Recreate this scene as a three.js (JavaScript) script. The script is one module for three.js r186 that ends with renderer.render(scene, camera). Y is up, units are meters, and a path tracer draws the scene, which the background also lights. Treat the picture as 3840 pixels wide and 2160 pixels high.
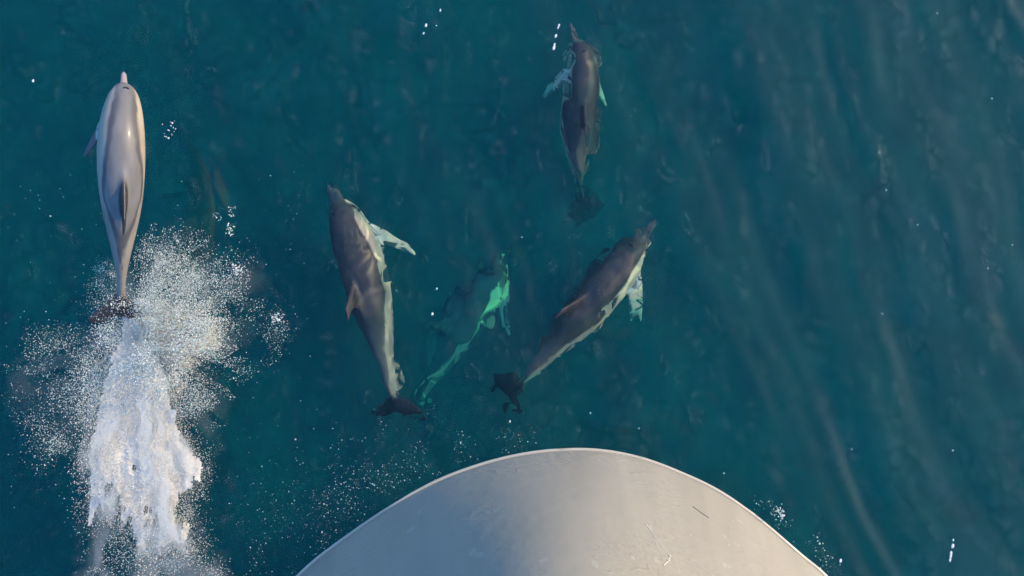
import * as THREE from 'three';
import { mergeGeometries, mergeVertices } from 'three/addons/utils/BufferGeometryUtils.js';

// ---------------------------------------------------------------- camera, sky, sun, exposure
const scene = new THREE.Scene();
const camera = new THREE.PerspectiveCamera(37.3, 16 / 9, 0.1, 6000);
camera.position.set(0, 6.833, 0.960);
camera.lookAt(0, 0, 0);
const sunDir = new THREE.Vector3(Math.cos(0.50), Math.sin(0.50), -0.30).normalize();   // from the right of the picture, about 27 degrees up
{ // clear blue air with the pale aureole of a fairly low sun
  const W = 1024, H = 512, d = new Float32Array(W * H * 4);
  for (let r = 0; r < H; r++) for (let c = 0; c < W; c++) {
    const up = ((r + 0.5) / H - 0.5) * Math.PI, round = ((c + 0.5) / W - 0.5) * 2 * Math.PI, o = (r * W + c) * 4;
    const cos = Math.cos(round) * Math.cos(up) * sunDir.x + Math.sin(up) * sunDir.y + Math.sin(round) * Math.cos(up) * sunDir.z, a = Math.acos(Math.min(1, Math.max(-1, cos)));
    const low = Math.pow(1 - Math.max(0, Math.sin(up)), 3), glow = 2.6 * Math.exp(-a / 0.2) + 1.15 * Math.exp(-a * a / 0.42);
    d[o] = 0.085 + 0.11 * low + glow * 1.0; d[o + 1] = 0.39 + 0.24 * low + glow * 0.92; d[o + 2] = 1.04 + 0.28 * low + glow * 0.78; d[o + 3] = 1;
  }
  const t = new THREE.DataTexture(d, W, H, THREE.RGBAFormat, THREE.FloatType);
  t.mapping = THREE.EquirectangularReflectionMapping; t.magFilter = t.minFilter = THREE.LinearFilter; t.needsUpdate = true;
  scene.background = t; scene.environment = t;
}
const sun = new THREE.DirectionalLight(new THREE.Color(1.0, 0.78, 0.47), 5.0);
sun.position.copy(sunDir).multiplyScalar(40);
sun.castShadow = true;
sun.shadow.mapSize.set(4096, 4096);
Object.assign(sun.shadow.camera, { left: -8, right: 8, top: 8, bottom: -8, near: 1, far: 80 });
scene.add(sun, sun.target);
const renderer = new THREE.WebGLRenderer({ antialias: true });
renderer.setSize(1024, 576);
renderer.shadowMap.enabled = true;
renderer.toneMapping = THREE.LinearToneMapping;
renderer.toneMappingExposure = 0.78;

// ---------------------------------------------------------------- helpers
function rng(seed) { let a = seed >>> 0; return () => { a = (a + 0x6d2b79f5) | 0; let t = Math.imul(a ^ (a >>> 15), 1 | a); t = (t + Math.imul(t ^ (t >>> 7), 61 | t)) ^ t; return ((t ^ (t >>> 14)) >>> 0) / 4294967296; }; }
const clamp = (x, a = 0, b = 1) => Math.min(b, Math.max(a, x));
const mix = (a, b, t) => a + (b - a) * t;
const smooth = (a, b, x) => { const t = clamp((x - a) / (b - a)); return t * t * (3 - 2 * t); };
function hash(x, y, z) { let h = Math.imul(x, 374761393) + Math.imul(y, 668265263) + Math.imul(z, 1274126177); h = Math.imul(h ^ (h >>> 13), 1274126177); return ((h ^ (h >>> 16)) >>> 0) / 4294967296; }
function noise2(x, y, s = 0) {
  const ix = Math.floor(x), iy = Math.floor(y); let fx = x - ix, fy = y - iy;
  fx = fx * fx * fx * (fx * (fx * 6 - 15) + 10); fy = fy * fy * fy * (fy * (fy * 6 - 15) + 10);
  return mix(mix(hash(ix, iy, s), hash(ix + 1, iy, s), fx), mix(hash(ix, iy + 1, s), hash(ix + 1, iy + 1, s), fx), fy);
}
const fbm = (x, y, s = 0, n = 4) => { let v = 0, a = 0.5; for (let i = 0; i < n; i++) { v += a * noise2(x, y, s + i * 17); x = x * 2.03 + 3.1; y = y * 2.03 + 7.7; a *= 0.5; } return v / (1 - Math.pow(0.5, n)); };
function noise3(x, y, z, s = 0) { const iz = Math.floor(z), f = smooth(0, 1, z - iz); return mix(noise2(x, y, s + iz * 57), noise2(x, y, s + (iz + 1) * 57), f); }
function worley(x, y, s) {        // F2 - F1
  const ix = Math.floor(x), iy = Math.floor(y); let a = 9, b = 9;
  for (let j = -1; j <= 1; j++) for (let i = -1; i <= 1; i++) {
    const px = ix + i + hash(ix + i, iy + j, s), py = iy + j + hash(ix + i, iy + j, s + 91), d = Math.hypot(px - x, py - y);
    if (d < a) { b = a; a = d; } else if (d < b) b = d;
  }
  return b - a;
}
function lut(pairs) {             // smooth interpolation through [x, y] pairs
  return (x) => {
    const n = pairs.length; if (x <= pairs[0][0]) return pairs[0][1]; if (x >= pairs[n - 1][0]) return pairs[n - 1][1];
    let i = 0; while (x > pairs[i + 1][0]) i++;
    const [x0, y0] = pairs[i], [x1, y1] = pairs[i + 1], h = x1 - x0, m = (k) => { const a = pairs[Math.max(0, k - 1)], b = pairs[Math.min(n - 1, k + 1)]; return (b[1] - a[1]) / (b[0] - a[0]); };
    const t = (x - x0) / h, t2 = t * t, t3 = t2 * t;
    return (2 * t3 - 3 * t2 + 1) * y0 + (t3 - 2 * t2 + t) * h * m(i) + (3 * t2 - 2 * t3) * y1 + (t3 - t2) * h * m(i + 1);
  };
}
function dataTexture(w, h, fn, srgb = false) {
  const d = new Uint8Array(w * h * 4);
  for (let y = 0; y < h; y++) for (let x = 0; x < w; x++) { const c = fn(x / w, y / h), o = (y * w + x) * 4; for (let k = 0; k < 3; k++) d[o + k] = clamp(Math.round((c.length ? c[k] : c) * 255), 0, 255); d[o + 3] = 255; }
  const t = new THREE.DataTexture(d, w, h); t.magFilter = THREE.LinearFilter; t.minFilter = THREE.LinearFilter; t.wrapS = t.wrapT = THREE.RepeatWrapping;
  if (srgb) t.colorSpace = THREE.SRGBColorSpace; t.needsUpdate = true; return t;
}
function tag(o, label, category, group, kind) { o.userData = { label }; if (category) o.userData.category = category; if (group) o.userData.group = group; if (kind) o.userData.kind = kind; return o; }
function meshOf(name, g, m, parent) { const o = new THREE.Mesh(g, m); o.name = name; o.castShadow = o.receiveShadow = true; if (parent) parent.add(o); return o; }

// ---------------------------------------------------------------- water
// A sheet with a fine wavy middle and one flat ring to the horizon.
function waterSheet(x0, x1, z0, z1, step, height, far) {
  const nx = Math.round((x1 - x0) / step), nz = Math.round((z1 - z0) / step), p = [], uv = [], idx = [];
  const put = (x, y, z) => { p.push(x, y, z); uv.push(x, z); };
  for (let j = 0; j <= nz; j++) for (let i = 0; i <= nx; i++) {
    const x = mix(x0, x1, i / nx), z = mix(z0, z1, j / nz), e = Math.min(x - x0, x1 - x, z - z0, z1 - z);
    put(x, height(x, z) * smooth(0, 0.8, e), z);
  }
  for (let j = 0; j < nz; j++) for (let i = 0; i < nx; i++) { const a = j * (nx + 1) + i, b = a + nx + 1; idx.push(a, b, a + 1, a + 1, b, b + 1); }
  const g = new THREE.BufferGeometry();
  g.setAttribute('position', new THREE.Float32BufferAttribute(p, 3)); g.setAttribute('uv', new THREE.Float32BufferAttribute(uv, 2)); g.setIndex(idx); g.computeVertexNormals();
  const ring = [[x0, z0], [x1, z0], [x1, z1], [x0, z1]], rp = [], ru = [], ri = [];
  for (const [x, z] of ring) { rp.push(x, 0, z); ru.push(x, z); }
  for (const [x, z] of [[-far, -far], [far, -far], [far, far], [-far, far]]) { rp.push(x, 0, z); ru.push(x, z); }
  for (let k = 0; k < 4; k++) { const a = k, b = (k + 1) % 4; ri.push(a, b, a + 4, b, b + 4, a + 4); }
  const r = new THREE.BufferGeometry();
  r.setAttribute('position', new THREE.Float32BufferAttribute(rp, 3)); r.setAttribute('uv', new THREE.Float32BufferAttribute(ru, 2)); r.setIndex(ri);
  r.setAttribute('normal', new THREE.Float32BufferAttribute(rp.map((_, i) => (i % 3 === 1 ? 1 : 0)), 3));
  return mergeGeometries([g, r]);
}
const WAVE = [0.953, -0.303];     // across the crests of the wavelets
const ripple = (x, z) => {
  const u = x * WAVE[0] + z * WAVE[1], v = -x * WAVE[1] + z * WAVE[0];
  const w = u + 0.5 * (fbm(u * 0.7, v * 0.5, 5, 3) - 0.5);
  const long = fbm(w * 2.0, v * 0.3, 11, 3) - 0.5, fine = fbm(w * 7, v * 0.9, 31, 2) - 0.5, swell = fbm(u * 0.5 + 9, v * 0.3, 3, 2) - 0.5;
  const calm = smooth(0.35, 0.62, fbm(x * 0.45 + 4, z * 0.35, 71, 3));
  return 0.085 * long + 0.003 * fine * calm + 0.10 * swell;
};
const lensWave = (x, z) => (0.27 - 0.17 * smooth(1.2, 2.2, x)) * (fbm(x * 5.0, z * 4.2, 201, 2) - 0.5);
const water = new THREE.Group(); water.name = 'water'; scene.add(water);
tag(water, 'deep teal sea water around the bow, clear enough to see dolphins below', null, null, 'structure');
const surfaceMaterial = new THREE.MeshPhysicalMaterial({ name: 'water_surface', color: 0xffffff, transmission: 1, thickness: 0, roughness: 0.08, ior: 1.333, metalness: 0 });
meshOf('water_surface', waterSheet(-5.6, 5.6, -3.8, 3.4, 0.025, ripple, 3000), surfaceMaterial, water);

// refracting skin of the sea; its alpha net is drawn to cast caustic lines
const SKIN = 1536, SKIN_M = 9.6;
const causticAlpha = dataTexture(SKIN, SKIN, (u, v) => {
  let x = u * SKIN_M, z = v * SKIN_M;
  const wx = x + 0.14 * (fbm(x * 3.1, z * 3.1, 301, 3) - 0.5) * 2, wz = z + 0.14 * (fbm(x * 3.1 + 40, z * 3.1, 311, 3) - 0.5) * 2;
  const a = worley(wx * 6.4, wz * 5.6, 7), b = worley(wx * 12 + 5, wz * 11, 23);
  const line = Math.max(1 - smooth(0.03, 0.17, a), 0.8 * (1 - smooth(0.02, 0.10, b)) * smooth(0.45, 0.65, fbm(x * 1.3, z * 1.3, 41, 3)));
  const broad = smooth(0.46, 0.62, fbm(x * 1.7, z * 1.5, 61, 4));
  return 1 - clamp(0.06 + 0.94 * Math.max(line, broad * 0.28));
});
causticAlpha.repeat.set(1 / SKIN_M, 1 / SKIN_M); causticAlpha.offset.set(0.5, 0.5);
const skinMaterial = new THREE.MeshPhysicalMaterial({ name: 'water_skin', color: 0xffffff, transmission: 1, thickness: 1, roughness: 0, ior: 1.2, transparent: true, alphaMap: causticAlpha });
const skin = meshOf('water_skin', waterSheet(-5, 5, -3.2, 3.0, 0.022, lensWave, 60), skinMaterial, water); skin.position.y = -0.06;

// below it the sea takes the red out of the light, and scatters some of it back, layer by layer
const layerMaterial = new THREE.MeshPhysicalMaterial({ name: 'sea_water', color: new THREE.Color().setRGB(0.62, 0.94, 0.91), transmission: 1, thickness: 0, roughness: 0, ior: 1.0, specularIntensity: 0 });
const shallowMaterial = layerMaterial.clone(); shallowMaterial.color.setRGB(0.82, 0.97, 0.955);
const DEPTHS = [0.17, 0.44, 0.64, 0.9];
const murkMaterial = new THREE.MeshStandardMaterial({ name: 'sea_murk', color: new THREE.Color().setRGB(0.01, 0.30, 0.42), roughness: 1, transparent: true, opacity: 0.16 });
DEPTHS.forEach((d, k) => {
  const amp = k ? 0.09 : 0.06;
  const layer = meshOf('water_layer', waterSheet(-5.6, 5.6, -3.8, 3.6, 0.06, (x, z) => amp * 2 * (fbm(x * 2.2 + k * 13, z * 1.8 + k * 5, 401 + k, 3) - 0.5), 200), k ? layerMaterial : shallowMaterial, water);
  layer.position.y = -d - 0.02;
});
for (const d of [0.72]) meshOf('murk_layer', waterSheet(-5.6, 5.6, -3.8, 3.6, 0.06, (x, z) => 0.3 * d * (fbm(x * 1.7 + d * 50, z * 1.5, 451, 3) - 0.5), 200), murkMaterial, water).position.y = -d;
const deepMaterial = new THREE.MeshStandardMaterial({ name: 'deep_water', color: new THREE.Color().setRGB(0.003, 0.070, 0.096), roughness: 1 });
const deep = meshOf('deep_water', waterSheet(-8, 8, -6, 6, 0.4, (x, z) => 0.4 * (fbm(x * 0.5, z * 0.5, 501, 3) - 0.5), 3000), deepMaterial, water); deep.position.y = -3.2;

// ---------------------------------------------------------------- ship's bow
const bowLine = new THREE.CatmullRomCurve3([[-3.3, 9.5], [-3.25, 6.5], [-2.75, 4.2], [-2.2, 2.93], [-1.651, 2.245], [-1.26, 1.935], [-0.894, 1.694], [-0.586, 1.527], [-0.275, 1.411], [0.038, 1.331], [0.351, 1.291], [0.664, 1.291], [0.976, 1.344], [1.286, 1.451], [1.593, 1.594], [1.896, 1.8], [2.194, 2.055], [2.415, 2.245], [2.9, 2.85], [3.5, 4.2], [3.95, 6.5], [4.0, 9.5]].map(([x, z]) => new THREE.Vector3(x, 0, z)));
function hullGrid(levels, inset, n = 260) {
  const p = [], uv = [], idx = [], L = bowLine.getLength();
  levels.forEach((h, j) => {
    for (let i = 0; i <= n; i++) {
      const u = i / n, a = bowLine.getPointAt(u), t = bowLine.getTangentAt(u), d = inset(h, u);
      p.push(a.x - t.z * d, h, a.z + t.x * d); uv.push(u * L, h);
    }
  });
  for (let j = 0; j < levels.length - 1; j++) for (let i = 0; i < n; i++) { const a = j * (n + 1) + i, b = a + n + 1; idx.push(a, b, a + 1, a + 1, b, b + 1); }
  const g = new THREE.BufferGeometry();
  g.setAttribute('position', new THREE.Float32BufferAttribute(p, 3)); g.setAttribute('uv', new THREE.Float32BufferAttribute(uv, 2)); g.setIndex(idx); g.computeVertexNormals();
  return g;
}
const paintBump = dataTexture(1024, 1024, (u, v) => {
  const x = u * 4, y = v * 4;
  const warp = fbm(x * 1.5, y * 1.5, 601, 3) * 2;
  const scuff = smooth(0.72, 0.95, 1 - Math.abs(2 * fbm(x * 5 + y * 7 + warp, y * 20 - x * 14 + warp * 3, 611, 3) - 1)) * smooth(0.42, 0.62, fbm(x * 1.1, y * 1.1, 621, 3));
  return 0.35 + 0.35 * (fbm(x * 9, y * 9, 631, 4) - 0.5) + 0.25 * scuff + 0.25 * (fbm(x * 0.8, y * 0.8, 641, 2) - 0.5);
});
paintBump.repeat.set(0.25, 0.25);
const paintColor = dataTexture(1024, 1024, (u, v) => {
  const x = u * 4, y = v * 4, m = fbm(x * 1.2, y * 0.9, 651, 4), streak = fbm(x * 7, y * 0.7, 661, 3), chip = smooth(0.80, 0.83, fbm(x * 6, y * 5, 671, 4));
  const k = 0.86 + 0.07 * (m - 0.5) + 0.05 * (streak - 0.5);
  return [k + 0.06 * chip, k * 0.975 + 0.06 * chip, k * 0.94 + 0.06 * chip];
}, true);
paintColor.repeat.set(0.25, 0.25);
const hullPaint = new THREE.MeshPhysicalMaterial({ name: 'hull_paint', color: 0xd9d4c9, map: paintColor, bumpMap: paintBump, bumpScale: 0.009, roughness: 0.5, clearcoat: 0.15, clearcoatRoughness: 0.4 });
const bow = new THREE.Group(); bow.name = 'ship_bow'; scene.add(bow);
tag(bow, 'rounded white painted ship bow, shaded on its left and sunlit on its right', 'ship');
const levels = []; for (let h = -1.0; h <= 3.61; h += 0.08) levels.push(h);
const hullX = (u) => bowLine.getPointAt(u).x;
const insetAt = (h, u) => h < 0 ? -h * 0.25 + 0.02 : -0.004 + (0.24 + 0.13 * (1 - Math.exp(-(((hullX(u) - 0.05) / 0.9) ** 2)))) * h + 0.0 * h;
meshOf('hull', hullGrid(levels, insetAt), hullPaint, bow);
const lipPaint = new THREE.MeshPhysicalMaterial({ name: 'lip_paint', color: 0xf3eee2, map: paintColor, roughness: 0.35, clearcoat: 0.4, clearcoatRoughness: 0.2 });
{ // the rounded lip that runs along the waterline
  const g = new THREE.TubeGeometry(bowLine, 420, 0.015, 12, false), p = g.attributes.position;
  for (let i = 0; i < p.count; i++) { const x = p.getX(i), z = p.getZ(i), k = 0.008 * (fbm(x * 9, z * 9, 681, 3) - 0.5); p.setY(i, p.getY(i) + 0.015 + k); p.setX(i, x + k); }
  g.computeVertexNormals();
  meshOf('hull_lip', g, lipPaint, bow);
}
{ // foredeck closing the hull, above and behind the picture
  const n = 120, s = new THREE.Shape();
  for (let i = 0; i <= n; i++) { const u = i / n, a = bowLine.getPointAt(u), t = bowLine.getTangentAt(u), d = insetAt(3.6, u) + 0.002; const x = a.x - t.z * d, z = a.z + t.x * d; i ? s.lineTo(x, -z) : s.moveTo(x, -z); }
  const g = new THREE.ShapeGeometry(s); g.rotateX(-Math.PI / 2);
  meshOf('foredeck', g, new THREE.MeshStandardMaterial({ name: 'deck_paint', color: 0x8d9088, roughness: 0.8 }), bow).position.y = 3.6;
}
// a scratch and flaking paint on the sunlit side
function hullPoint(u, h, out = 0.004) { const a = bowLine.getPointAt(u), t = bowLine.getTangentAt(u), d = insetAt(h, u) - out; return new THREE.Vector3(a.x - t.z * d, h, a.z + t.x * d); }

{
  const line = (pts, r, name, m, out) => meshOf(name, new THREE.TubeGeometry(new THREE.CatmullRomCurve3(pts.map(([u, h]) => hullPoint(u, h, out))), 24, r, 6, false), m, bow);
  line([[0.5512, 0.55], [0.5545, 0.585], [0.5578, 0.612]], 0.0028, 'scratch', new THREE.MeshStandardMaterial({ name: 'bare_steel', color: 0x4a4642, roughness: 0.8 }), 0.001);
  const flake = new THREE.MeshStandardMaterial({ name: 'fresh_flake', color: 0xf6efdc, roughness: 0.7 });
  line([[0.5288, 1.19], [0.5296, 1.215], [0.5312, 1.29], [0.5335, 1.36], [0.5358, 1.415], [0.5376, 1.455], [0.537, 1.52], [0.534, 1.63]], 0.0024, 'flaked_paint', flake, 0.0005);
  for (const [u, h, r] of [[0.5288, 1.19, 0.009], [0.5376, 1.46, 0.013], [0.5368, 1.53, 0.011], [0.548, 1.02, 0.006], [0.5655, 0.86, 0.007]]) { const q = new THREE.IcosahedronGeometry(1, 2), n = hullPoint(u, h, 0.02).sub(hullPoint(u, h, 0)).normalize(), o = meshOf('paint_flake', q, flake, bow); o.scale.set(r, r * 1.4, 0.003); o.position.copy(hullPoint(u, h, 0.001)); o.lookAt(o.position.clone().add(n)); }
}

// ---------------------------------------------------------------- dolphins
// The animal in its own axes: x to its right, y up, t from the nose tip (0) to the tail notch (2.0 m).
const RX = lut([[0, 0.010], [0.03, 0.022], [0.115, 0.030], [0.155, 0.040], [0.185, 0.066], [0.235, 0.098], [0.30, 0.128], [0.45, 0.166], [0.65, 0.188], [0.85, 0.186], [1.05, 0.165], [1.25, 0.126], [1.45, 0.080], [1.60, 0.050], [1.75, 0.032], [1.86, 0.030], [1.95, 0.028], [2.0, 0.012]]);
const RY = lut([[0, 0.010], [0.03, 0.020], [0.115, 0.027], [0.155, 0.036], [0.185, 0.062], [0.235, 0.098], [0.30, 0.132], [0.45, 0.172], [0.65, 0.200], [0.85, 0.202], [1.05, 0.185], [1.25, 0.148], [1.45, 0.110], [1.60, 0.080], [1.75, 0.050], [1.86, 0.028], [1.95, 0.014], [2.0, 0.008]]);
const CY = lut([[0, -0.045], [0.14, -0.035], [0.22, -0.012], [0.4, 0], [1.2, 0.0], [1.6, 0.02], [2, 0.02]]);
const smin = (a, b, k) => { const h = clamp(0.5 + 0.5 * (b - a) / k); return mix(b, a, h) - k * h * (1 - h); };
function bladeDistance(c, le, te, w, thick) {   // chordwise position c between leading and trailing edge, w off the blade's plane
  const half = Math.max((te - le) / 2, 0.004), m = (c - (le + te) / 2) / half, q = Math.hypot(m, w / thick);
  return (q - 1) * Math.min(thick, half) * (q > 1 ? 1.3 : 1);
}
function dolphinField(x, y, t) {
  const tt = clamp(t, 0, 2), rx = RX(tt), ry = RY(tt), cy = CY(tt), ends = t < 0 ? -t : t > 2 ? t - 2 : 0;
  const q = Math.hypot(x / rx, (y - cy) / ry);
  let d = (q - 1) * Math.min(rx, ry) * 0.9; if (ends) d = Math.hypot(Math.max(d, 0), ends);
  if (t > 0.75 && t < 1.4 && y > 0.08) {                       // dorsal fin
    const h = (y - 0.165) / 0.225, k = clamp(h, -0.5, 1);
    const le = 0.785 + 0.245 * Math.pow(Math.max(k, 0), 0.85) * 1.15 + 0.1 * Math.min(k, 0), te = 1.12 + 0.01 * k + 0.035 * k * k - 0.06 * Math.sin(Math.PI * clamp(k));
    let b = bladeDistance(t, le, Math.max(te, le + 0.02), x, mix(0.038, 0.011, clamp(k))); if (h > 1) b = Math.hypot(Math.max(b, 0), (h - 1) * 0.2) ;
    d = smin(d, b, 0.035);
  }
  const ax = Math.abs(x);
  if (t > 0.3 && t < 0.95 && ax > 0.08 && y < 0.06) {          // flippers
    const s = (ax - 0.135) / 0.27, k = clamp(s, -0.3, 1), py = -0.095 - 0.10 * k;
    const le = 0.44 + 0.20 * k + 0.09 * k * k, te = 0.585 + 0.165 * k + 0.02 * k * k;
    let b = bladeDistance(t, le, Math.max(te, le + 0.02), y - py, mix(0.022, 0.008, clamp(k))); if (s > 1) b = Math.hypot(Math.max(b, 0), (s - 1) * 0.27);
    d = smin(d, b, 0.025);
  }
  if (t > 1.65 && ax < 0.36) {                                 // flukes
    const k = clamp(ax / 0.265), le = 1.80 + 0.15 * Math.pow(k, 0.8) + 0.075 * k * k * k, te = 1.975 + 0.075 * Math.sin(Math.PI * Math.min(k * 0.85 + 0.02, 1)) - 0.004 + 0.055 * k * k;
    let b = bladeDistance(t, le, Math.max(te, le + 0.02), y - 0.02, mix(0.018, 0.008, k)); if (ax > 0.265) b = Math.hypot(Math.max(b, 0), ax - 0.265);
    d = smin(d, b, 0.03);
  }
  return d;
}
function surfaceNet(lo, hi, cell, field) {
  const n = hi.map((h, k) => Math.ceil((h - lo[k]) / cell) + 1), [nx, ny, nz] = n, F = new Float32Array(nx * ny * nz), at = (i, j, k) => (k * ny + j) * nx + i;
  for (let k = 0; k < nz; k++) for (let j = 0; j < ny; j++) for (let i = 0; i < nx; i++) F[at(i, j, k)] = field(lo[0] + i * cell, lo[1] + j * cell, lo[2] + k * cell);
  const id = new Int32Array(nx * ny * nz).fill(-1), P = [], I = [];
  for (let k = 0; k < nz - 1; k++) for (let j = 0; j < ny - 1; j++) for (let i = 0; i < nx - 1; i++) {
    let sx = 0, sy = 0, sz = 0, c = 0;
    const edge = (a, b, c2, d, e, f) => { const v = F[at(i + a, j + b, k + c2)], w = F[at(i + d, j + e, k + f)]; if ((v < 0) !== (w < 0)) { const u = v / (v - w); sx += a + (d - a) * u; sy += b + (e - b) * u; sz += c2 + (f - c2) * u; c++; } };
    for (let a = 0; a < 2; a++) for (let b = 0; b < 2; b++) { edge(0, a, b, 1, a, b); edge(a, 0, b, a, 1, b); edge(a, b, 0, a, b, 1); }
    if (c) { id[at(i, j, k)] = P.length / 3; P.push(lo[0] + (i + sx / c) * cell, lo[1] + (j + sy / c) * cell, lo[2] + (k + sz / c) * cell); }
  }
  for (let k = 1; k < nz - 1; k++) for (let j = 1; j < ny - 1; j++) for (let i = 1; i < nx - 1; i++) {
    const v = F[at(i, j, k)] < 0;
    const quad = (w, a, b, c, d) => { if (v === (w < 0)) return; if (v) I.push(a, b, c, a, c, d); else I.push(a, c, b, a, d, c); };
    quad(F[at(i + 1, j, k)], id[at(i, j - 1, k - 1)], id[at(i, j, k - 1)], id[at(i, j, k)], id[at(i, j - 1, k)]);
    quad(F[at(i, j + 1, k)], id[at(i - 1, j, k - 1)], id[at(i - 1, j, k)], id[at(i, j, k)], id[at(i, j, k - 1)]);
    quad(F[at(i, j, k + 1)], id[at(i - 1, j - 1, k)], id[at(i, j - 1, k)], id[at(i, j, k)], id[at(i - 1, j, k)]);
  }
  const e = 0.003;                                             // two steps onto the true surface
  for (let r = 0; r < 2; r++) for (let i = 0; i < P.length; i += 3) {
    const [x, y, z] = [P[i], P[i + 1], P[i + 2]], f = field(x, y, z), gx = (field(x + e, y, z) - field(x - e, y, z)) / (2 * e), gy = (field(x, y + e, z) - field(x, y - e, z)) / (2 * e), gz = (field(x, y, z + e) - field(x, y, z - e)) / (2 * e), g2 = Math.max(gx * gx + gy * gy + gz * gz, 0.2);
    const s = clamp(f / g2, -0.006, 0.006); P[i] -= gx * s; P[i + 1] -= gy * s; P[i + 2] -= gz * s;
  }
  return { P, I };
}
const body = surfaceNet([-0.46, -0.24, -0.03], [0.46, 0.42, 2.13], 0.0085, dolphinField);

// colours of the common dolphin: dark cape with a saddle, buff flank patch, grey tail stock, pale belly
const lin = (r, g, b) => [r, g, b], blend = (a, b, t) => [mix(a[0], b[0], t), mix(a[1], b[1], t), mix(a[2], b[2], t)];
function skinColor(x, y, t, pal) {
  const tt = clamp(t, 0, 2), v = (y - CY(tt)) / RY(tt), ax = Math.abs(x), wob = 0.10 * (noise3(t * 7, v * 2.5, x > 0 ? 3 : 9, 5) - 0.5) + 0.05 * (noise3(t * 19, v * 7, x > 0 ? 3 : 9, 8) - 0.5);
  const cape = lut([[0.14, 0.2], [0.3, 0.38], [0.6, 0.35], [0.95, 0.05], [1.1, 0.28], [1.35, 0.55], [1.7, 0.7], [2, 0.9]])(tt);
  const belly = lut([[0, -0.2], [0.2, -0.25], [0.5, -0.3], [0.9, -0.45], [1.3, -0.5], [1.6, -0.9], [2, -1.2]])(tt);
  const flank = blend(pal.buff, pal.grey, smooth(0.88, 1.12, t + wob));
  let c = blend(pal.belly, flank, smooth(belly - 0.08, belly + 0.08, v + wob));
  c = blend(c, blend(pal.cape, pal.stock, smooth(1.2, 1.6, t)), smooth(cape - 0.07, cape + 0.07, v + wob - (pal.lift || 0)));
  if (pal.lift) c = blend(c, pal.capeDark, 0.55 * smooth(0.02, 0.07, v + wob - pal.lift - cape) * smooth(0.24, 0.14, v + wob - pal.lift - cape) * smooth(0.25, 0.4, t));
  if (t < 0.175) c = blend(pal.beak, pal.capeDark, smooth(0.03, 0.0, t) * 0.8 + 0.9 * smooth(0.012, 0.0, Math.abs(y - CY(tt) + 0.004) ) * smooth(0.6, 0.95, ax / RX(tt)));
  c = blend(c, pal.capeDark, smooth(0.05, 0.02, Math.hypot(t - 0.235, (v - 0.02) * 0.1)) * smooth(0.4, 0.8, ax / RX(tt)) * (t > 0.15 ? 0.9 : 0));   // eye patch
  if (t > 0.24 && t < 0.55) c = blend(c, pal.capeDark, 0.7 * smooth(0.10, 0.04, Math.abs(v + 0.05 + (t - 0.24) * 1.3)) * smooth(0.4, 0.7, ax / RX(tt)));   // stripe to the flipper
  const offBody = Math.hypot(x / RX(tt), (y - CY(tt)) / RY(tt));
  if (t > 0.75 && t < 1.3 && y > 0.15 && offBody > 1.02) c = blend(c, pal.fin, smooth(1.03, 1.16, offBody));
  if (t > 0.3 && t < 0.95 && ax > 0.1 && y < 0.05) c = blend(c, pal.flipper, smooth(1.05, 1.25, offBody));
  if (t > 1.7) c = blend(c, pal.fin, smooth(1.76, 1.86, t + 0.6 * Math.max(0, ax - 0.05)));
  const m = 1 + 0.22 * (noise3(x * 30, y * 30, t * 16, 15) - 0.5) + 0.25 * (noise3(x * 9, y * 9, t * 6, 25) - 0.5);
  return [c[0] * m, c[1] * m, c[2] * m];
}
function spineFrame(points, roll, scaleTo) {
  const curve = new THREE.CatmullRomCurve3(points.map((p) => new THREE.Vector3(...p)), false, 'centripetal'), L = curve.getLength(), scale = L / 2.03;
  return { curve, L, scale, at(t) {
    const u = clamp(t / 2.03), c = curve.getPointAt(u), T = curve.getTangentAt(u), over = t < 0 ? t : t > 2.03 ? t - 2.03 : 0;
    c.addScaledVector(T, over * scale);
    const R = new THREE.Vector3().crossVectors(new THREE.Vector3(0, 1, 0), T).normalize(), U = new THREE.Vector3().crossVectors(T, R).normalize();
    const a = typeof roll === 'function' ? roll(u) : roll, cs = Math.cos(a), sn = Math.sin(a);
    return { c, T, U: U.clone().multiplyScalar(cs).addScaledVector(R, sn), R: R.clone().multiplyScalar(cs).addScaledVector(U, -sn) };
  } };
}
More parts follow.
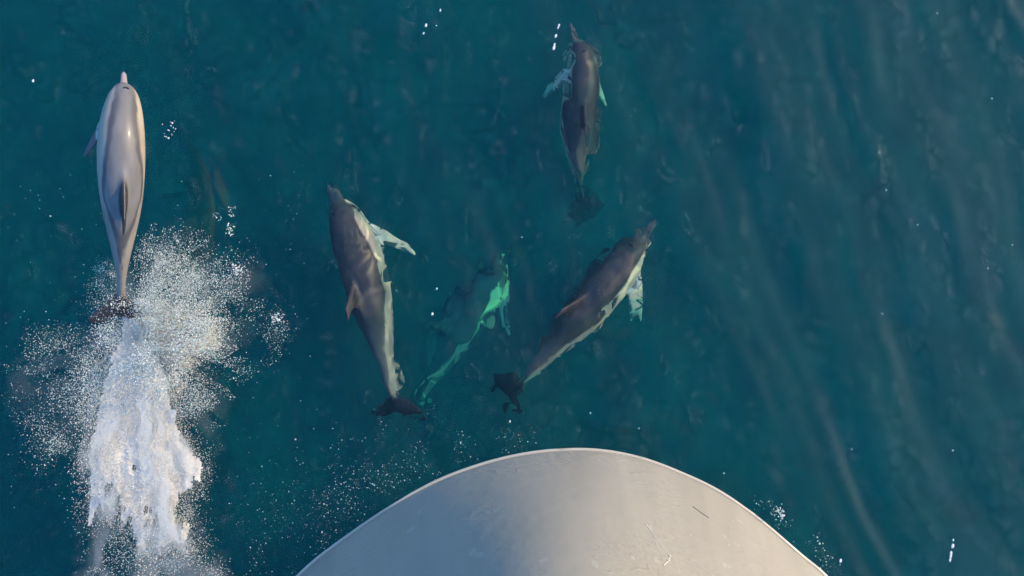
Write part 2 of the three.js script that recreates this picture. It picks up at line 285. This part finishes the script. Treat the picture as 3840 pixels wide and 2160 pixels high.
function makeDolphin(name, label, points, roll, pal, girth = 1, wet = 0, fold = [0, 0]) {
  const root = new THREE.Group(); root.name = name; scene.add(root); tag(root, label, 'dolphin');
  const spine = spineFrame(points, roll), base = spine.at(1.0).c; root.position.copy(base);
  const N = 400, frames = []; for (let i = 0; i <= N; i++) frames.push(spine.at(mix(-0.05, 2.15, i / N)));
  const place = (x, y, t) => {
    const s = x < 0 ? 0 : 1;                                   // a flipper folded down against the body
    if (fold[s] && t > 0.4 && t < 0.95 && y < 0.02) {
      const k = fold[s] * smooth(1.0, 1.35, Math.hypot(x / RX(t), (y - CY(t)) / RY(t))), cx = RX(t) * 0.82, dx = Math.abs(x) - cx, dy = y + 0.1, c = Math.cos(k), n = Math.sin(k);
      if (k > 0) { x = (s * 2 - 1) * (cx + dx * c + dy * n); y = -0.1 + dy * c - dx * n; }
    }
    const f = clamp((t + 0.05) / 2.2 * N, 0, N - 1e-6), i = Math.floor(f), k = f - i, a = frames[i], b = frames[i + 1], g = spine.scale * girth, v = new THREE.Vector3();
    for (const ax of ['x', 'y', 'z']) v[ax] = mix(a.c[ax], b.c[ax], k) + g * (x * mix(a.R[ax], b.R[ax], k) + y * mix(a.U[ax], b.U[ax], k)) - base[ax];
    return v;
  };
  const n = body.P.length / 3, p = new Float32Array(n * 3), col = new Float32Array(n * 3);
  for (let i = 0; i < n; i++) {
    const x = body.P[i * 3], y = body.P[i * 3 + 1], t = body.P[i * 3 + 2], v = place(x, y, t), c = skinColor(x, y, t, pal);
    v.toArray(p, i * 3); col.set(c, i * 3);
  }
  const g = new THREE.BufferGeometry();
  g.setAttribute('position', new THREE.BufferAttribute(p, 3)); g.setAttribute('color', new THREE.BufferAttribute(col, 3)); g.setIndex(body.I); g.computeVertexNormals();
  meshOf('body', g, new THREE.MeshPhysicalMaterial({ name: 'dolphin_skin', vertexColors: true, roughness: wet ? 0.5 : 0.48, specularIntensity: wet ? 1 : pal.matte ? 0 : 0.55, clearcoat: wet, clearcoatRoughness: 0.18 }), root);
  const dark = new THREE.MeshPhysicalMaterial({ name: 'dark_wet', color: 0x0b0a0c, roughness: 0.15, clearcoat: 1 });
  for (const s of [-1, 1]) { const e = meshOf('eye', new THREE.SphereGeometry(0.011, 14, 10), dark, root); e.position.copy(place(s * (RX(0.235) - 0.003), CY(0.235) + 0.006, 0.235)); e.scale.set(1, 0.8, 1.25); }
  const bt = 0.275, hole = new THREE.TubeGeometry(new THREE.CatmullRomCurve3([-0.022, -0.012, 0, 0.012, 0.022].map((x) => place(x + 0.002, CY(bt) + RY(bt) * Math.sqrt(1 - (x / RX(bt)) ** 2) + 0.0005, bt + 20 * x * x))), 20, 0.0085, 8, false);
  meshOf('blowhole', hole, dark, root);
  return root;
}
const airPal = { lift: 0.36, cape: lin(0.215, 0.205, 0.205), stock: lin(0.15, 0.135, 0.13), capeDark: lin(0.035, 0.03, 0.035), buff: lin(0.52, 0.43, 0.32), grey: lin(0.38, 0.32, 0.27), belly: lin(0.72, 0.68, 0.62), beak: lin(0.42, 0.34, 0.32), fin: lin(0.04, 0.036, 0.04), flipper: lin(0.16, 0.14, 0.14) };
const seaPal = { cape: lin(0.055, 0.06, 0.062), stock: lin(0.15, 0.145, 0.135), capeDark: lin(0.03, 0.027, 0.03), buff: lin(0.62, 0.55, 0.40), grey: lin(0.40, 0.36, 0.31), belly: lin(0.78, 0.75, 0.68), beak: lin(0.10, 0.105, 0.11), fin: lin(0.045, 0.045, 0.048), flipper: lin(0.60, 0.56, 0.42) };
const deepTintPal = { ...seaPal, matte: true, cape: lin(0.03, 0.12, 0.135), stock: lin(0.05, 0.14, 0.14), fin: lin(0.03, 0.12, 0.135), buff: lin(0.80, 0.82, 0.50), grey: lin(0.62, 0.64, 0.46), belly: lin(0.8, 0.8, 0.6) };  // water tint put into cape and fins, sunlit green into the flank
makeDolphin('leaping_dolphin', 'grey dolphin leaping clear of the water, its tail still in white spray',
  [[-2.921, 0.70, -1.572], [-2.862, 0.80, -1.346], [-2.832, 0.86, -1.028], [-2.845, 0.80, -0.748], [-2.888, 0.66, -0.485], [-2.955, 0.48, -0.25], [-3.04, 0.26, 0.022], [-3.107, 0.10, 0.254]], 0.55, airPal, 0.81, 0.14, [0.8, 1.3]);
makeDolphin('dolphin', 'dark dolphin just under water, nearest the leaping one, pale flipper spread right',
  [[-1.536, -0.22, -0.926], [-1.443, -0.28, -0.67], [-1.291, -0.30, -0.296], [-1.198, -0.33, 0.04], [-1.109, -0.37, 0.374], [-1.029, -0.42, 0.673], [-0.978, -0.52, 0.906], [-0.963, -0.58, 1.007]], -0.45, seaPal, 1, 0, [0.9, 0.3]);
makeDolphin('dolphin_001', 'hazy dolphin farthest ahead of the bow, seen through rippled pale water',
  [[0.53, -0.14, -2.304], [0.59, -0.26, -2.153], [0.618, -0.33, -1.968], [0.597, -0.38, -1.702], [0.573, -0.45, -1.444], [0.575, -0.55, -1.196], [0.609, -0.70, -0.97], [0.658, -0.85, -0.83]], 0.2, seaPal, 1.0, 0, [0.5, 0.3]);
makeDolphin('dolphin_002', 'dark dolphin under water angled up to the right, closest above the bow',
  [[1.189, -0.25, -0.595], [1.072, -0.30, -0.426], [0.868, -0.33, -0.164], [0.648, -0.36, 0.104], [0.43, -0.42, 0.37], [0.228, -0.5, 0.602], [0.069, -0.62, 0.785], [-0.028, -0.7, 0.877]], -0.4, seaPal, 1, 0, [0.9, 0.8]);
makeDolphin('dolphin_003', 'deepest dolphin, its sunlit side tinted to glow green between two darker dolphins',
  [[-0.038, -0.70, -0.474], [-0.164, -0.74, -0.193], [-0.316, -0.79, 0.05], [-0.47, -0.83, 0.294], [-0.605, -0.87, 0.52], [-0.74, -0.91, 0.747], [-0.838, -0.95, 0.937], [-0.896, -0.98, 1.051]], -0.6, deepTintPal, 1.0);

// ---------------------------------------------------------------- splash, spray and modelled sun glints
// Outlines on the water, in metres.
const AREA = {
  core: [[-3.1, 0.26], [-2.991, 0.26], [-2.841, 0.51], [-2.703, 0.757], [-2.645, 1.063], [-2.572, 1.275], [-2.441, 1.335], [-2.439, 1.485], [-2.542, 1.604], [-2.511, 1.841], [-2.388, 2.002], [-2.461, 2.104], [-2.59, 1.958], [-2.735, 2.046], [-2.948, 2.016], [-3.106, 1.811], [-3.229, 1.663], [-3.255, 1.811], [-3.313, 1.885], [-3.285, 1.634], [-3.31, 1.275], [-3.255, 0.972], [-3.172, 0.634], [-3.121, 0.416]],
  throat: [[-3.05, 0.15], [-2.98, 0.02], [-2.932, 0.202], [-2.699, 0.187], [-2.447, 0.265], [-2.276, 0.389], [-2.342, 0.488], [-2.525, 0.544], [-2.606, 0.759], [-2.66, 0.881], [-2.79, 0.759], [-3.048, 0.575], [-3.06, 0.3]],
  fan: [[-2.946, -0.337], [-2.799, -0.463], [-2.649, -0.526], [-2.515, -0.337], [-2.324, -0.212], [-2.078, -0.181], [-2.011, 0.097], [-2.088, 0.281], [-2.223, 0.433], [-2.452, 0.281], [-2.7, 0.189], [-2.915, 0.158]],
  fanNear: [[-2.987, -0.294], [-2.772, -0.357], [-2.544, -0.167], [-2.376, 0.084], [-2.239, 0.363], [-2.521, 0.27], [-2.956, 0.208]],
  rightFar: [[-2.26, 0.265], [-2.016, 0.171], [-1.829, 0.171], [-1.699, 0.327], [-1.816, 0.513], [-1.995, 0.667], [-2.238, 0.728], [-2.523, 0.575]],
  rightMid: [[-2.656, 0.757], [-2.511, 0.572], [-2.31, 0.88], [-2.286, 1.063], [-2.507, 1.245], [-2.605, 1.124]],
  leftMid: [[-3.354, 0.389], [-3.092, 0.265], [-3.098, 0.513], [-3.21, 0.911], [-3.302, 1.123], [-3.374, 0.759]],
  leftFar: [[-3.942, 0.575], [-3.8, 0.42], [-3.371, 0.358], [-3.266, 0.759], [-3.283, 1.183], [-3.489, 1.273], [-3.749, 1.062], [-3.902, 0.881]],
  leftLow: [[-3.777, 1.063], [-3.343, 1.124], [-3.296, 1.574], [-3.39, 1.53], [-3.603, 1.335]],
  leftUp: [[-3.245, -0.096], [-3.088, -0.19], [-3.041, 0.152], [-3.176, 0.245], [-3.286, 0.214], [-3.252, 0.028]],
  low: [[-3.347, 1.847], [-3.136, 1.818], [-2.907, 2.054], [-2.607, 1.995], [-2.392, 2.054], [-2.205, 2.142], [-2.194, 2.375], [-3.279, 2.375], [-3.36, 2.0], [-3.2, 1.7]],
  bowLeft: [[-2.085, 2.262], [-1.974, 2.027], [-1.617, 1.761], [-1.196, 1.46], [-0.737, 1.248], [-0.118, 1.126], [0.286, 1.141], [0.037, 1.28], [-0.579, 1.46], [-0.884, 1.62], [-1.246, 1.86], [-1.632, 2.17]],
  bowLeftWide: [[-2.262, 2.226], [-2.107, 1.639], [-1.51, 1.125], [-0.583, 1.003], [0.037, 1.156], [-0.882, 1.56], [-1.598, 2.1]],
  bowRight: [[1.86, 1.609], [1.938, 1.564], [2.052, 1.758], [2.349, 1.936], [2.549, 2.171], [2.48, 2.226], [2.25, 2.0], [1.95, 1.758]],
};
const inside = (poly, x, z) => { let c = false; for (let i = 0, j = poly.length - 1; i < poly.length; j = i++) { const [a, b] = poly[i], [p, q] = poly[j]; if ((b > z) !== (q > z) && x < (p - a) * (z - b) / (q - b) + a) c = !c; } return c; };
const dropColor = new THREE.Color();
class Drops {
  constructor(seed, tint = 0.76) { this.tint = tint; this.r = rng(seed); this.m = []; this.c = []; this.q = new THREE.Quaternion(); this.e = new THREE.Euler(); this.mat = new THREE.Matrix4(); }
  add(x, y, z, s, stretch = 0.35, shade = 1) {
    const r = this.r; this.q.setFromEuler(this.e.set(r() * 6.3, r() * 6.3, r() * 6.3));
    this.mat.compose(new THREE.Vector3(x, y, z), this.q, new THREE.Vector3(s * (1 + stretch * (r() - 0.5) * 2), s * (1 + stretch * (r() - 0.5) * 2), s * (1 + stretch * (r() - 0.5) * 2)));
    this.m.push(...this.mat.elements);
    const t = r(), k = shade * (0.86 + 0.14 * r()); this.c.push(k * (t < 0.35 ? this.tint : 1), k, k * (t > 0.9 ? 0.92 : 1));
  }
  // n drops over an area; keep(x, z) is the share kept, top(x, z) how high they are thrown
  fill(poly, n, { lo, hi, power = 2, top, keep, soft = 0.03, under = 0, shade = 1 }) {
    const r = this.r, xs = poly.map((p) => p[0]), zs = poly.map((p) => p[1]), x0 = Math.min(...xs) - 0.1, x1 = Math.max(...xs) + 0.1, z0 = Math.min(...zs) - 0.1, z1 = Math.max(...zs) + 0.1;
    for (let made = 0, tries = 0; made < n && tries < n * 60; tries++) {
      let x = mix(x0, x1, r()), z = mix(z0, z1, r());
      const g = () => (r() + r() + r() - 1.5) / 0.75, jx = x + soft * g(), jz = z + soft * g();
      if (!inside(poly, jx + 0.10 * (fbm(x * 7, z * 7, 711, 3) - 0.5), jz + 0.10 * (fbm(x * 7 + 31, z * 7, 712, 3) - 0.5))) continue;
      if (keep && r() > keep(x, z)) continue;
      if (z < 0.10 && x > -3.13 && x < -2.90) continue;                                  // the tail stock
      if (z > -0.08 && z < 0.24 && x > -3.36 && x < -3.02 && r() > 0.25) continue;       // and its near fluke stand clear of it
      const h = top ? top(x, z) : 0.05, s = mix(lo, hi, Math.pow(r(), power));
      this.add(x, -under + (h + under) * Math.pow(r(), 1.3), z, s, 0.35, shade); made++;
    }
    return this;
  }
  build(name, m, label, category, group) {
    const n = this.m.length / 16, o = new THREE.InstancedMesh(Drops.shape, m, n); o.name = name; o.castShadow = o.receiveShadow = true;
    o.instanceMatrix.array.set(this.m); for (let i = 0; i < n; i++) o.setColorAt(i, dropColor.setRGB(this.c[i * 3], this.c[i * 3 + 1], this.c[i * 3 + 2]));
    scene.add(o); return tag(o, label, category, group, 'stuff');
  }
}
Drops.shape = mergeVertices(new THREE.IcosahedronGeometry(1, 1).deleteAttribute('uv').deleteAttribute('normal')); Drops.shape.computeVertexNormals();
const foamMaterial = new THREE.MeshPhysicalMaterial({ name: 'foam', color: new THREE.Color().setRGB(0.98, 0.91, 0.80), roughness: 1, transmission: 0.12, thickness: 0, specularIntensity: 0.2 });
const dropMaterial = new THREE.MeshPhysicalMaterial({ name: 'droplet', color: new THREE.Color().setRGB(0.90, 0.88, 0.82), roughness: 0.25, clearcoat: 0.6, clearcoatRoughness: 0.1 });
const clump = (s, lo, hi, seed) => (x, z) => smooth(lo, hi, fbm(x * s, z * s * 0.8, seed, 4));
const foam = new Drops(801, 0.97);
const mound = (x, z) => 0.03 + 0.10 * smooth(1.3, 0.3, z) + 0.07 * fbm(x * 6, z * 3, 721, 3);
foam.fill(AREA.core, 62000, { lo: 0.0012, hi: 0.0036, power: 2.5, top: mound, soft: 0.11, under: 0.03, keep: (x, z) => mix(mix(0.5, 0.3, smooth(1.2, 1.7, z)), 1, smooth(0.36, 0.56, fbm(x * 9, z * 3, 731, 4))) });
foam.fill(AREA.throat, 26000, { lo: 0.0013, hi: 0.0036, power: 2.5, top: (x, z) => 0.06 + 0.14 * fbm(x * 5, z * 5, 722, 3), soft: 0.06, keep: clump(7, 0.3, 0.6, 733) });
const splash = new THREE.Group(); splash.name = 'splash'; scene.add(splash);
tag(splash, 'thick white water boiling behind the leaping dolphin where it left the sea', 'splash', null, 'stuff');
splash.add(foam.build('froth', foamMaterial)); tag(splash.children[0], 'grainy white froth', null, null, 'stuff');
{ // thin film of bubbles lying on the sea round it
  const X0 = -4.0, X1 = -1.8, Z0 = -0.7, Z1 = 2.5, soft = (poly, x, z) => { let k = 0; for (let a = 0; a < 8; a++) k += inside(poly, x + 0.11 * Math.cos(a * 0.785) * (a % 2 ? 1 : 0.5), z + 0.11 * Math.sin(a * 0.785) * (a % 2 ? 1 : 0.5)) / 8; return k; };
  const film = dataTexture(384, 512, (u, v) => {
    const x = mix(X0, X1, u) + 0.12 * (fbm(u * 12, v * 16, 781, 3) - 0.5), z = mix(Z0, Z1, v) + 0.12 * (fbm(u * 12 + 9, v * 16, 782, 3) - 0.5);
    const dx = x + 2.98, dz = z - 0.4, streak = fbm(Math.atan2(dx, dz) * 9, Math.hypot(dx, dz) * 3, 783, 4);
    const m = Math.max(soft(AREA.core, x, z), soft(AREA.throat, x, z) * 0.9, soft(AREA.fanNear, x, z) * 0.4, soft(AREA.fan, x, z) * 0.12, soft(AREA.leftMid, x, z) * 0.35, soft(AREA.leftFar, x, z) * 0.08, soft(AREA.leftUp, x, z) * 0.4, soft(AREA.low, x, z) * 0.35, soft(AREA.rightMid, x, z) * 0.1);
    return m * smooth(0.3, 0.72, streak) * 0.75;
  });
  film.wrapS = film.wrapT = THREE.ClampToEdgeWrapping;
  const g = new THREE.PlaneGeometry(X1 - X0, Z1 - Z0, 60, 80); g.rotateX(-Math.PI / 2); g.translate((X0 + X1) / 2, 0.0, (Z0 + Z1) / 2);
  const p = g.attributes.position, uv = g.attributes.uv; for (let i = 0; i < p.count; i++) { const x = p.getX(i), z = p.getZ(i); p.setY(i, 0.035 + ripple(x, z)); uv.setXY(i, (x - X0) / (X1 - X0), (z - Z0) / (Z1 - Z0)); }
  g.computeVertexNormals();
  tag(meshOf('foam_film', g, new THREE.MeshStandardMaterial({ name: 'foam_film', color: new THREE.Color().setRGB(0.86, 0.84, 0.76), roughness: 0.9, transparent: true, alphaMap: film }), splash), 'pale film of bubbles', null, null, 'stuff');
}
{ // the solid heart of the white water
  const cell = 0.014, at = new Map(), p = [], idx = [], soft = (x, z) => inside(AREA.core, x + 0.10 * (fbm(x * 9, z * 9, 771, 3) - 0.5), z + 0.14 * (fbm(x * 9 + 7, z * 9, 772, 3) - 0.5)) && fbm(x * 9, z * 3, 731, 4) > mix(0.12, 0.52, smooth(1.15, 1.8, z));
  const vertex = (i, j) => { const k = i * 4096 + j; if (!at.has(k)) { const x = -3.4 + i * cell, z = 0.2 + j * cell; at.set(k, p.length / 3); p.push(x + cell * 0.6 * (hash(i, j, 3) - 0.5), mound(x, z) * 0.62 + 0.025 * (fbm(x * 22, z * 16, 773, 3) - 0.5) - 0.01, z + cell * 0.6 * (hash(i, j, 4) - 0.5)); } return at.get(k); };
  for (let j = 0; j < 140; j++) for (let i = 0; i < 75; i++) if (soft(-3.4 + (i + 0.5) * cell, 0.2 + (j + 0.5) * cell)) { const a = vertex(i, j), b = vertex(i + 1, j), c = vertex(i + 1, j + 1), d = vertex(i, j + 1); idx.push(a, d, b, b, d, c); }
  const g = new THREE.BufferGeometry(); g.setAttribute('position', new THREE.Float32BufferAttribute(p, 3)); g.setIndex(idx); g.computeVertexNormals();
  tag(meshOf('white_water', g, foamMaterial, splash), 'dense white water', null, null, 'stuff');
}
const spray = new Drops(802);
for (let k = 0; k < 150; k++) {                                // thin jets thrown out of the splash
  const r = spray.r, a = mix(-1.45, 0.45, r()), len = mix(0.35, 1.0, Math.pow(r(), 1.3)) * (a < -0.9 ? 1.0 : 0.95), sway = (r() - 0.5) * 0.3;
  for (let i = 0, n = 30 + len * 80; i < n; i++) { const d = len * Math.pow(r(), 0.6), b = a + sway * d + (r() - 0.5) * 0.05; spray.add(-2.98 + Math.cos(b) * d + 0.02 * (r() - 0.5), 0.08 + 0.45 * Math.sin(Math.PI * Math.min(0.95, d / len)) * len * r(), 0.42 + Math.sin(b) * d, mix(0.0016, 0.0042, r() * r()), 0.4); }
}
spray.fill(AREA.fan, 3105, { lo: 0.0013, hi: 0.0040, power: 3, top: () => 0.55, keep: clump(6, 0.42, 0.62, 741), soft: 0.08 });
spray.fill(AREA.fanNear, 3915, { lo: 0.0013, hi: 0.0036, power: 3, top: () => 0.4, keep: clump(8, 0.38, 0.62, 742), soft: 0.06 });
spray.fill(AREA.throat, 8100, { lo: 0.0016, hi: 0.0050, top: () => 0.45, keep: clump(9, 0.3, 0.6, 743), soft: 0.1 });
spray.fill(AREA.rightFar, 945, { lo: 0.0014, hi: 0.0043, power: 3, top: () => 0.4, keep: clump(7, 0.42, 0.66, 744), soft: 0.08 });
spray.fill(AREA.rightMid, 1755, { lo: 0.0014, hi: 0.0036, power: 3, top: () => 0.25, keep: clump(8, 0.4, 0.62, 745), soft: 0.05 });
spray.fill(AREA.leftMid, 3915, { lo: 0.0013, hi: 0.0043, power: 3, top: () => 0.35, keep: clump(6, 0.34, 0.6, 746), soft: 0.05 });
spray.fill(AREA.leftFar, 3375, { lo: 0.0012, hi: 0.0036, power: 3, top: () => 0.4, keep: clump(6, 0.36, 0.62, 747), soft: 0.09 });
spray.fill(AREA.leftLow, 1215, { lo: 0.0014, hi: 0.0043, power: 3, top: () => 0.2, keep: clump(9, 0.3, 0.65, 748), soft: 0.12 });
spray.fill(AREA.leftUp, 1350, { lo: 0.0013, hi: 0.0036, power: 3, top: () => 0.4, keep: clump(7, 0.36, 0.62, 749), soft: 0.06 });
spray.fill(AREA.low, 2200, { lo: 0.0014, hi: 0.0043, power: 2.5, top: () => 0.12, keep: clump(6, 0.36, 0.62, 750), soft: 0.05 });
spray.fill(AREA.core, 3000, { lo: 0.0016, hi: 0.0043, power: 2, top: (x, z) => 0.2 + mound(x, z), soft: 0.1 });
spray.fill([[-4.1, -1.0], [-1.6, -1.0], [-1.5, 1.5], [-2.2, 2.2], [-4.1, 1.6]], 420, { lo: 0.0012, hi: 0.0036, power: 3, top: () => 0.5 });
for (const [x, z, n] of [[-2.24, -0.6, 14], [-2.36, -0.55, 10], [-2.24, -0.45, 26], [-2.17, -0.12, 40], [-1.86, 0.27, 22], [-1.80, 0.25, 16], [-2.78, -1.25, 10], [-2.75, -1.31, 10]]) for (let i = 0; i < n; i++) { const r = spray.r; spray.add(x + 0.05 * (r() - 0.5), 0.1 + 0.15 * r(), z + 0.10 * (r() - 0.5), mix(0.003, 0.009, r() * r()), 0.5); }
spray.build('splash_spray', dropMaterial, 'fine bright droplets flung out on all sides of the white splash', 'spray');
const bowSpray = new Drops(803);
bowSpray.fill(AREA.bowLeft, 700, { lo: 0.0012, hi: 0.0045, power: 4, top: () => 0.15, keep: clump(5, 0.35, 0.65, 761), soft: 0.08 });
bowSpray.fill(AREA.bowLeftWide, 600, { lo: 0.001, hi: 0.0036, power: 4, top: () => 0.1, keep: clump(3, 0.35, 0.65, 762), soft: 0.2 });
bowSpray.build('bow_spray', dropMaterial, 'sparse fine droplets over dark water along the shaded left side of the bow', 'spray');
const bowSprayRight = new Drops(804);
bowSprayRight.fill(AREA.bowRight, 160, { lo: 0.0012, hi: 0.0055, power: 4, top: () => 0.15, keep: clump(5, 0.35, 0.6, 763), soft: 0.05 });
for (let i = 0; i < 34; i++) { const r = bowSprayRight.r; bowSprayRight.add(2.04 + 0.05 * r(), 0.03 + 0.1 * r(), 1.80 - 0.11 * r() + 0.04 * r(), 0.003 + 0.005 * r() * r(), 0.6); }
bowSprayRight.build('bow_spray_001', dropMaterial, 'few droplets splashing off the sunlit right edge of the bow', 'spray');
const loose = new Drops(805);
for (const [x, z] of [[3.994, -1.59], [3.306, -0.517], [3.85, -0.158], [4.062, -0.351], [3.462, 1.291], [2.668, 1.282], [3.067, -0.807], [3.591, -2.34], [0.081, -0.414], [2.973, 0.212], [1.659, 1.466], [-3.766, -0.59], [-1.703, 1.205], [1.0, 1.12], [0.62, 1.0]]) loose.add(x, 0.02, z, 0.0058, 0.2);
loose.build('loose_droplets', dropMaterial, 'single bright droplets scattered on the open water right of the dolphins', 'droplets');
// white beads set on the water to stand in for sun glints
function glint(name, label, spots, group) {
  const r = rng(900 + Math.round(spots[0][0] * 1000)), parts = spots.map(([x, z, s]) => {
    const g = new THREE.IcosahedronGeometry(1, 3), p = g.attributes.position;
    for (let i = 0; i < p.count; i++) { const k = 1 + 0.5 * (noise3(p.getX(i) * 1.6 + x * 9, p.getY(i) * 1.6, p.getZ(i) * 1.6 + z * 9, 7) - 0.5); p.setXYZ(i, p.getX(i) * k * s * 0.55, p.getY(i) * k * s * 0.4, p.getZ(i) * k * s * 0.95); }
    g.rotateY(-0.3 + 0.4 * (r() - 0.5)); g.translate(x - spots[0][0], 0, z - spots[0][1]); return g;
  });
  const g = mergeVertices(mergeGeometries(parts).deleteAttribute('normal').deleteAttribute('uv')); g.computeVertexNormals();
  const o = meshOf(name, g, glintMaterial); o.position.set(spots[0][0], 0.012, spots[0][1]); scene.add(o); return tag(o, label, 'foam fleck', group);
}
const glintMaterial = new THREE.MeshPhysicalMaterial({ name: 'glint_bead', color: new THREE.Color().setRGB(0.95, 0.95, 0.93), roughness: 0.3, clearcoat: 1, clearcoatRoughness: 0.1 });
const GLINT_BEADS = 'white beads modelled as sun glints on the open water';
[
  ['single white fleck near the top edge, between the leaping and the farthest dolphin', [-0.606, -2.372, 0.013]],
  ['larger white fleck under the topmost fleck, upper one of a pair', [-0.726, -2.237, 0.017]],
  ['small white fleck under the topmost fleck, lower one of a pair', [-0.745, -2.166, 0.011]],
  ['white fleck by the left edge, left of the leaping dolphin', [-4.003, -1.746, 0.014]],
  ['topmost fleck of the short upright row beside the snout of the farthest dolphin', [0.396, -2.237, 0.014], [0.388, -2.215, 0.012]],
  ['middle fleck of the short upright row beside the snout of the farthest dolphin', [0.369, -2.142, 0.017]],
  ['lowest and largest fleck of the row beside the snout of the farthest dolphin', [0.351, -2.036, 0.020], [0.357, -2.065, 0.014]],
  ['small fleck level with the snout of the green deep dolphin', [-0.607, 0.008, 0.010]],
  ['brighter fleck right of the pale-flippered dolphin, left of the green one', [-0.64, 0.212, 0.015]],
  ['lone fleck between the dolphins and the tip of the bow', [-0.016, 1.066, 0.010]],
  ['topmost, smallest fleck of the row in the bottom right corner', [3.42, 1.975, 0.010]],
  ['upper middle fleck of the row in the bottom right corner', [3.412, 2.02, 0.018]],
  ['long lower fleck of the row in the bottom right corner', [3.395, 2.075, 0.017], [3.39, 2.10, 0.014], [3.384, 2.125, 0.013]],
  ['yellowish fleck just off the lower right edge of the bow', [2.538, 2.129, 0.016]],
].forEach(([label, ...spots], k) => glint('glint_bead' + (k ? '_' + String(k).padStart(3, '0') : ''), label, spots, GLINT_BEADS));

renderer.render(scene, camera);
